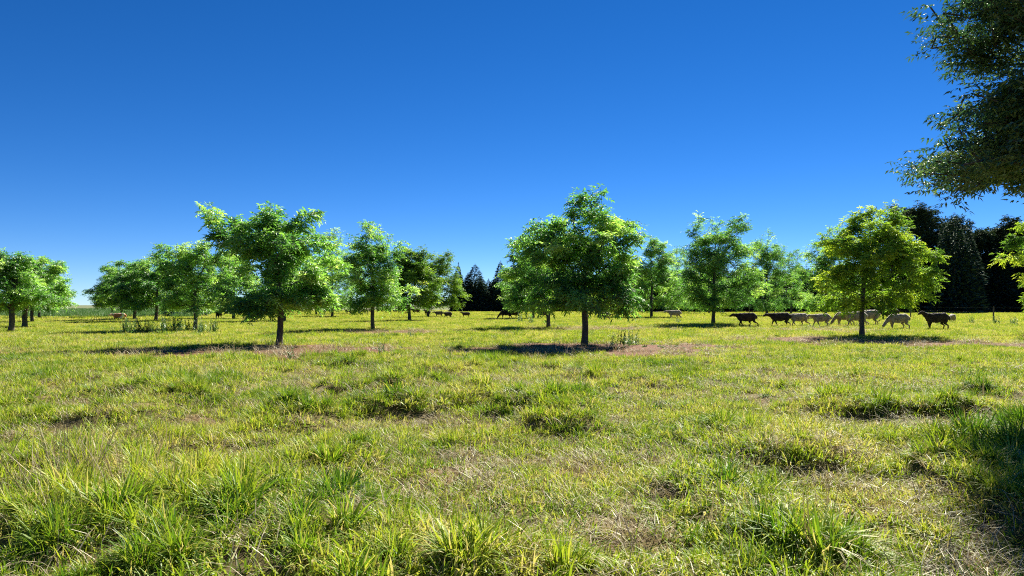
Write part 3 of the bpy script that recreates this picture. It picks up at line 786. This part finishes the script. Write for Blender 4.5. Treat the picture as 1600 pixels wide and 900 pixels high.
def animal_mesh(pose, seed):
    g = random.Random(seed)
    v, e, r = [], [], []
    def add(p, rad, par=None):
        v.append(p); r.append(rad)
        if par is not None: e.append((par, len(v) - 1))
        return len(v) - 1
    lying = pose == 'lying'
    zb = 0.30 if lying else 0.56
    m = add((0.02, 0, zb - 0.025), (0.205, 0.235))
    ru = add((0.30, 0, zb + 0.03), (0.175, 0.195), m); ru2 = add((0.44, 0, zb - 0.01), (0.11, 0.13), ru)
    ch = add((-0.27, 0, zb - 0.015), (0.17, 0.215), m)
    if pose == 'graze':
        n1 = add((-0.45, 0, 0.50), (0.10, 0.11), ch); n2 = add((-0.60, 0.02, 0.32), (0.07, 0.08), n1); hd = add((-0.68, 0.02, 0.20), (0.065, 0.075), n2); mz = add((-0.74, 0.03, 0.07), (0.04, 0.042), hd)
    elif pose == 'up':
        n1 = add((-0.42, 0, zb + 0.08), (0.13, 0.13), ch); n2 = add((-0.54, 0, zb + 0.17), (0.09, 0.095), n1); hd = add((-0.62, 0.0, zb + 0.22), (0.072, 0.078), n2); mz = add((-0.77, 0, zb + 0.15), (0.042, 0.044), hd)
    else:
        n1 = add((-0.44, 0, zb + 0.05), (0.11, 0.12), ch); n2 = add((-0.58, 0, zb + 0.09), (0.08, 0.085), n1); hd = add((-0.70, 0.0, zb + 0.10), (0.068, 0.075), n2); mz = add((-0.86, 0, zb + 0.02), (0.04, 0.042), hd)
    hx, hy, hz = v[hd]
    for s in (-1, 1):
        ea = add((hx + 0.06, s * 0.085 + hy, hz + 0.035), (0.022, 0.012), hd); add((hx + 0.09, s * 0.155 + hy, hz + 0.02), (0.026, 0.012), ea)
    t1 = add((0.535, 0, zb - 0.03), (0.04, 0.04), ru2); add((0.555, 0, zb - 0.13), (0.028, 0.028), t1)
    st = {'walk': 0.14, 'walk2': -0.12, 'up': 0.03, 'graze': 0.05, 'stand': 0.02}.get(pose, 0.0)
    for s in (-1, 1):
        if lying:
            a = add((-0.28, s * 0.12, 0.16), (0.07, 0.07), ch); b = add((-0.40, s * 0.15, 0.06), (0.036, 0.036), a); add((-0.22, s * 0.16, 0.035), (0.026, 0.026), b)
            a = add((0.30, s * 0.15, 0.16), (0.10, 0.10), ru); b = add((0.16, s * 0.20, 0.07), (0.05, 0.05), a); add((0.36, s * 0.21, 0.035), (0.026, 0.026), b)
            continue
        d = st * s + g.uniform(-0.02, 0.02)
        a = add((-0.29, s * 0.10, 0.40), (0.075, 0.07), ch); b = add((-0.30 + d * 0.6, s * 0.105, 0.23), (0.036, 0.036), a)
        c = add((-0.29 + d * 1.0, s * 0.105, 0.11), (0.024, 0.024), b); add((-0.30 + d * 1.35, s * 0.105, 0.015), (0.03, 0.028), c)
        d = -st * s + g.uniform(-0.02, 0.02)
        a = add((0.33, s * 0.115, 0.42), (0.10, 0.085), ru); b = add((0.27 + d * 0.5, s * 0.115, 0.30), (0.055, 0.05), a)
        c = add((0.40 + d * 1.0, s * 0.11, 0.20), (0.03, 0.028), b); add((0.37 + d * 1.4, s * 0.11, 0.015), (0.03, 0.028), c)
    # a string of overlapping balls along every bone, fused by a voxel remesh into one smooth skin
    import bmesh
    tb = bmesh.new(); bmesh.ops.create_icosphere(tb, subdivisions=2, radius=1.0)
    sv_ = np.array([q.co[:] for q in tb.verts]); sf_ = np.array([[q.index for q in f.verts] for f in tb.faces]); tb.free()
    Vs, Fs, off = [], [], 0
    for (i, j) in e:
        p0, p1 = np.array(v[i]), np.array(v[j]); q0, q1 = np.array(r[i]), np.array(r[j])
        k = max(2, int(np.linalg.norm(p1 - p0) / (0.35 * min(q0.min(), q1.min()))) + 1)
        for f in np.linspace(0, 1, k):
            f2 = f * f * (3 - 2 * f); rr = q0 * (1 - f2) + q1 * f2
            Vs.append(sv_ * np.array([rr.mean(), rr[0], rr[1]]) + p0 * (1 - f) + p1 * f); Fs.append(sf_ + off); off += len(sv_)
    me = mesh_np('skel', np.concatenate(Vs), np.concatenate(Fs))
    o = bpy.data.objects.new('skel', me); COL.objects.link(o)
    rm = o.modifiers.new('remesh', 'REMESH'); rm.mode = 'VOXEL'; rm.voxel_size = 0.014; rm.use_smooth_shade = True
    sm = o.modifiers.new('smooth', 'SMOOTH'); sm.factor = 0.5; sm.iterations = 5
    dg = bpy.context.evaluated_depsgraph_get(); dg.update()
    out = bpy.data.meshes.new_from_object(o.evaluated_get(dg), depsgraph=dg)
    bpy.data.objects.remove(o); bpy.data.meshes.remove(me)
    out.name = 'sheep_body'
    n = len(out.vertices); co = np.empty(n * 3, np.float32); out.vertices.foreach_get('co', co); co = co.reshape(-1, 3)
    nr = np.empty(n * 3, np.float32); out.vertices.foreach_get('normal', nr); nr = nr.reshape(-1, 3)
    body = smooth(0.30, 0.42, co[:, 2]) * smooth(-0.55, -0.42, co[:, 0]) if not lying else smooth(-0.5, -0.4, co[:, 0])
    nn = vnoise(co[:, 0] + 0.7 * co[:, 2], co[:, 1] + 1.1 * co[:, 2], 0.05) + vnoise(co[:, 0] - co[:, 2], co[:, 1] - co[:, 2], 0.13, 5, 5) - 1
    co = co + nr * (nn * 0.014 * body)[:, None]
    out.vertices.foreach_set('co', co.ravel()); out.update()
    return out

POSES = {p: animal_mesh(p, i) for i, p in enumerate(['walk', 'walk2', 'graze', 'up', 'stand', 'lying'])}
_mm = {}
def sheep(px, by, pose, mat, label, s=1.0, rz=0.0, group='sheep crossing the orchard', name='sheep'):
    key = (pose, mat.name)
    if key not in _mm:
        me = POSES[pose].copy(); me.materials.clear(); me.materials.append(mat); _mm[key] = me
    D = dist_of(by); x = at(px, D)
    o = link(name, _mm[key], loc=(x, D, float(H(x, D))))
    o.scale = (s, s, s * 0.97); o.rotation_euler = (0, 0, R(rz))
    tag(o, label, 'sheep', group)
    return o
# the file walking left behind the bright tree
sheep(1166, 511.5, 'walk', M_black, 'black sheep leading the file on the right, head stretched low to the left', 0.98, 4)
sheep(1219, 511, 'walk2', M_black, 'second black sheep in the file, directly ahead of the first white one', 0.98, -6)
sheep(1248, 511, 'walk', M_white, 'first white sheep in the file, nose at the second black sheep', 0.93, 3)
sheep(1283, 511.5, 'walk2', M_white, 'second white sheep in the file, neck stretched out to the left', 0.92, 8)
sheep(1319, 509.5, 'graze', M_grey, 'brownish sheep in the file behind the second white sheep, mostly hidden by its neighbour', 1.0, 6)
sheep(1337, 511, 'walk', M_white, 'pale sheep in the file left of the bright tree trunk', 1.04, -4)
sheep(1357, 509.5, 'walk2', M_white, 'largest white sheep, its rump sticking out right of the bright tree trunk', 1.12, 5)
sheep(1388, 501, 'graze', M_black, 'black sheep standing farther back above the last white sheep', 1.2, -25)
sheep(1403, 514, 'graze', M_white, 'last white sheep of the file, head down right of the bright tree trunk', 0.98, 0)
sheep(1463, 514.5, 'up', M_black, 'black sheep at the right end of the file with head and ears raised', 1.05, -3)
sheep(1488, 506, 'stand', M_white, 'white sheep half hidden behind the rump of the last black sheep', 0.75, 70)
# middle
sheep(791, 499, 'graze', M_black, 'left one of the two black sheep in the tree shade left of centre row', 0.95, 10)
sheep(803, 498.5, 'walk', M_black, 'right one of the two black sheep in the tree shade left of centre row', 0.95, 15)
sheep(849, 499.5, 'walk2', M_brown, 'dark sheep behind the two forked tree trunk', 0.92, 0)
sheep(945, 502, 'up', M_grey, 'lone pale standing sheep right of the tallest tree', 0.78, -8)
sheep(1054, 499, 'walk', M_white, 'lone white sheep left of the tall bluish tree', 0.98, 2)
sheep(728, 497, 'up', M_brown, 'dark sheep standing out in the open gap before the conifers', 0.66, 0)
sheep(700, 498, 'walk', M_brown, 'brown sheep with pale rump left of the open gap', 0.72, -30)
sheep(686, 496, 'stand', M_grey, 'tan sheep beside the brown one at the edge of the tree shade', 0.72, 20)
sheep(668, 494, 'stand', M_black, 'black sheep in shade behind the light green tree', 0.85, 60)
sheep(650, 491, 'walk', M_brown, 'dark sheep just right of the light green tree trunk', 0.95, 0)
FL = 'sheep of the distant flock'
labs = ['pale sheep at the left end of the distant flock', 'pale sheep just left of the upright tree trunk', 'white sheep touching the upright tree trunk', 'dark backed sheep right of the upright tree trunk',
        'dark sheep second right of the upright tree trunk', 'dark sheep in the middle of the distant flock', 'pale rimmed sheep left of the light green tree', 'white sheep next to the light green tree trunk',
        'dark sheep among the flock under the big left tree', 'pale sheep under the right side of the big left tree']
for (px, by, ps, mt, lb, s, rz) in [(563, 491, 'stand', M_white, 0, 0.95, 80), (571, 490.5, 'walk', M_white, 1, 0.95, 60), (577, 490, 'graze', M_white, 2, 0.9, 40), (594, 489, 'walk', M_brown, 3, 0.95, 0),
                                    (606, 489.5, 'walk2', M_black, 4, 0.9, 5), (617, 489, 'up', M_black, 5, 0.85, 70), (625, 488.5, 'graze', M_grey, 6, 0.85, 10), (632, 488, 'walk', M_white, 7, 0.85, 0),
                                    (512, 489.5, 'graze', M_black, 8, 0.9, 30), (543, 491, 'walk', M_grey, 9, 0.9, 70)]:
    sheep(px, by, ps, mt, labs[lb], s, rz, FL)
# left
sheep(187, 499.5, 'lying', M_rust, 'rust and white sheep lying under the left trees', 0.95, 0, None)
sheep(270, 494.5, 'lying', M_pied, 'left black and white sheep resting in the left field', 1.0, 10, 'resting sheep at left')
sheep(281, 494.5, 'lying', M_white, 'pale sheep resting right beside the black and white one', 0.8, 170, 'resting sheep at left')
sheep(342, 499, 'stand', M_black, 'black sheep seen from behind in the shade left of the big left tree', 0.85, 95, None)
sheep(358, 491.5, 'lying', M_pied, 'black and white sheep resting right of the black one seen from behind', 1.1, 5, 'resting sheep at left')
sheep(368, 491, 'lying', M_white, 'white sheep resting by the trunk left of the big left tree', 1.0, 185, 'resting sheep at left')
sheep(391, 490.5, 'lying', M_white, 'white sheep lying in deep shade beneath the big left tree', 1.1, 0, 'resting sheep at left')
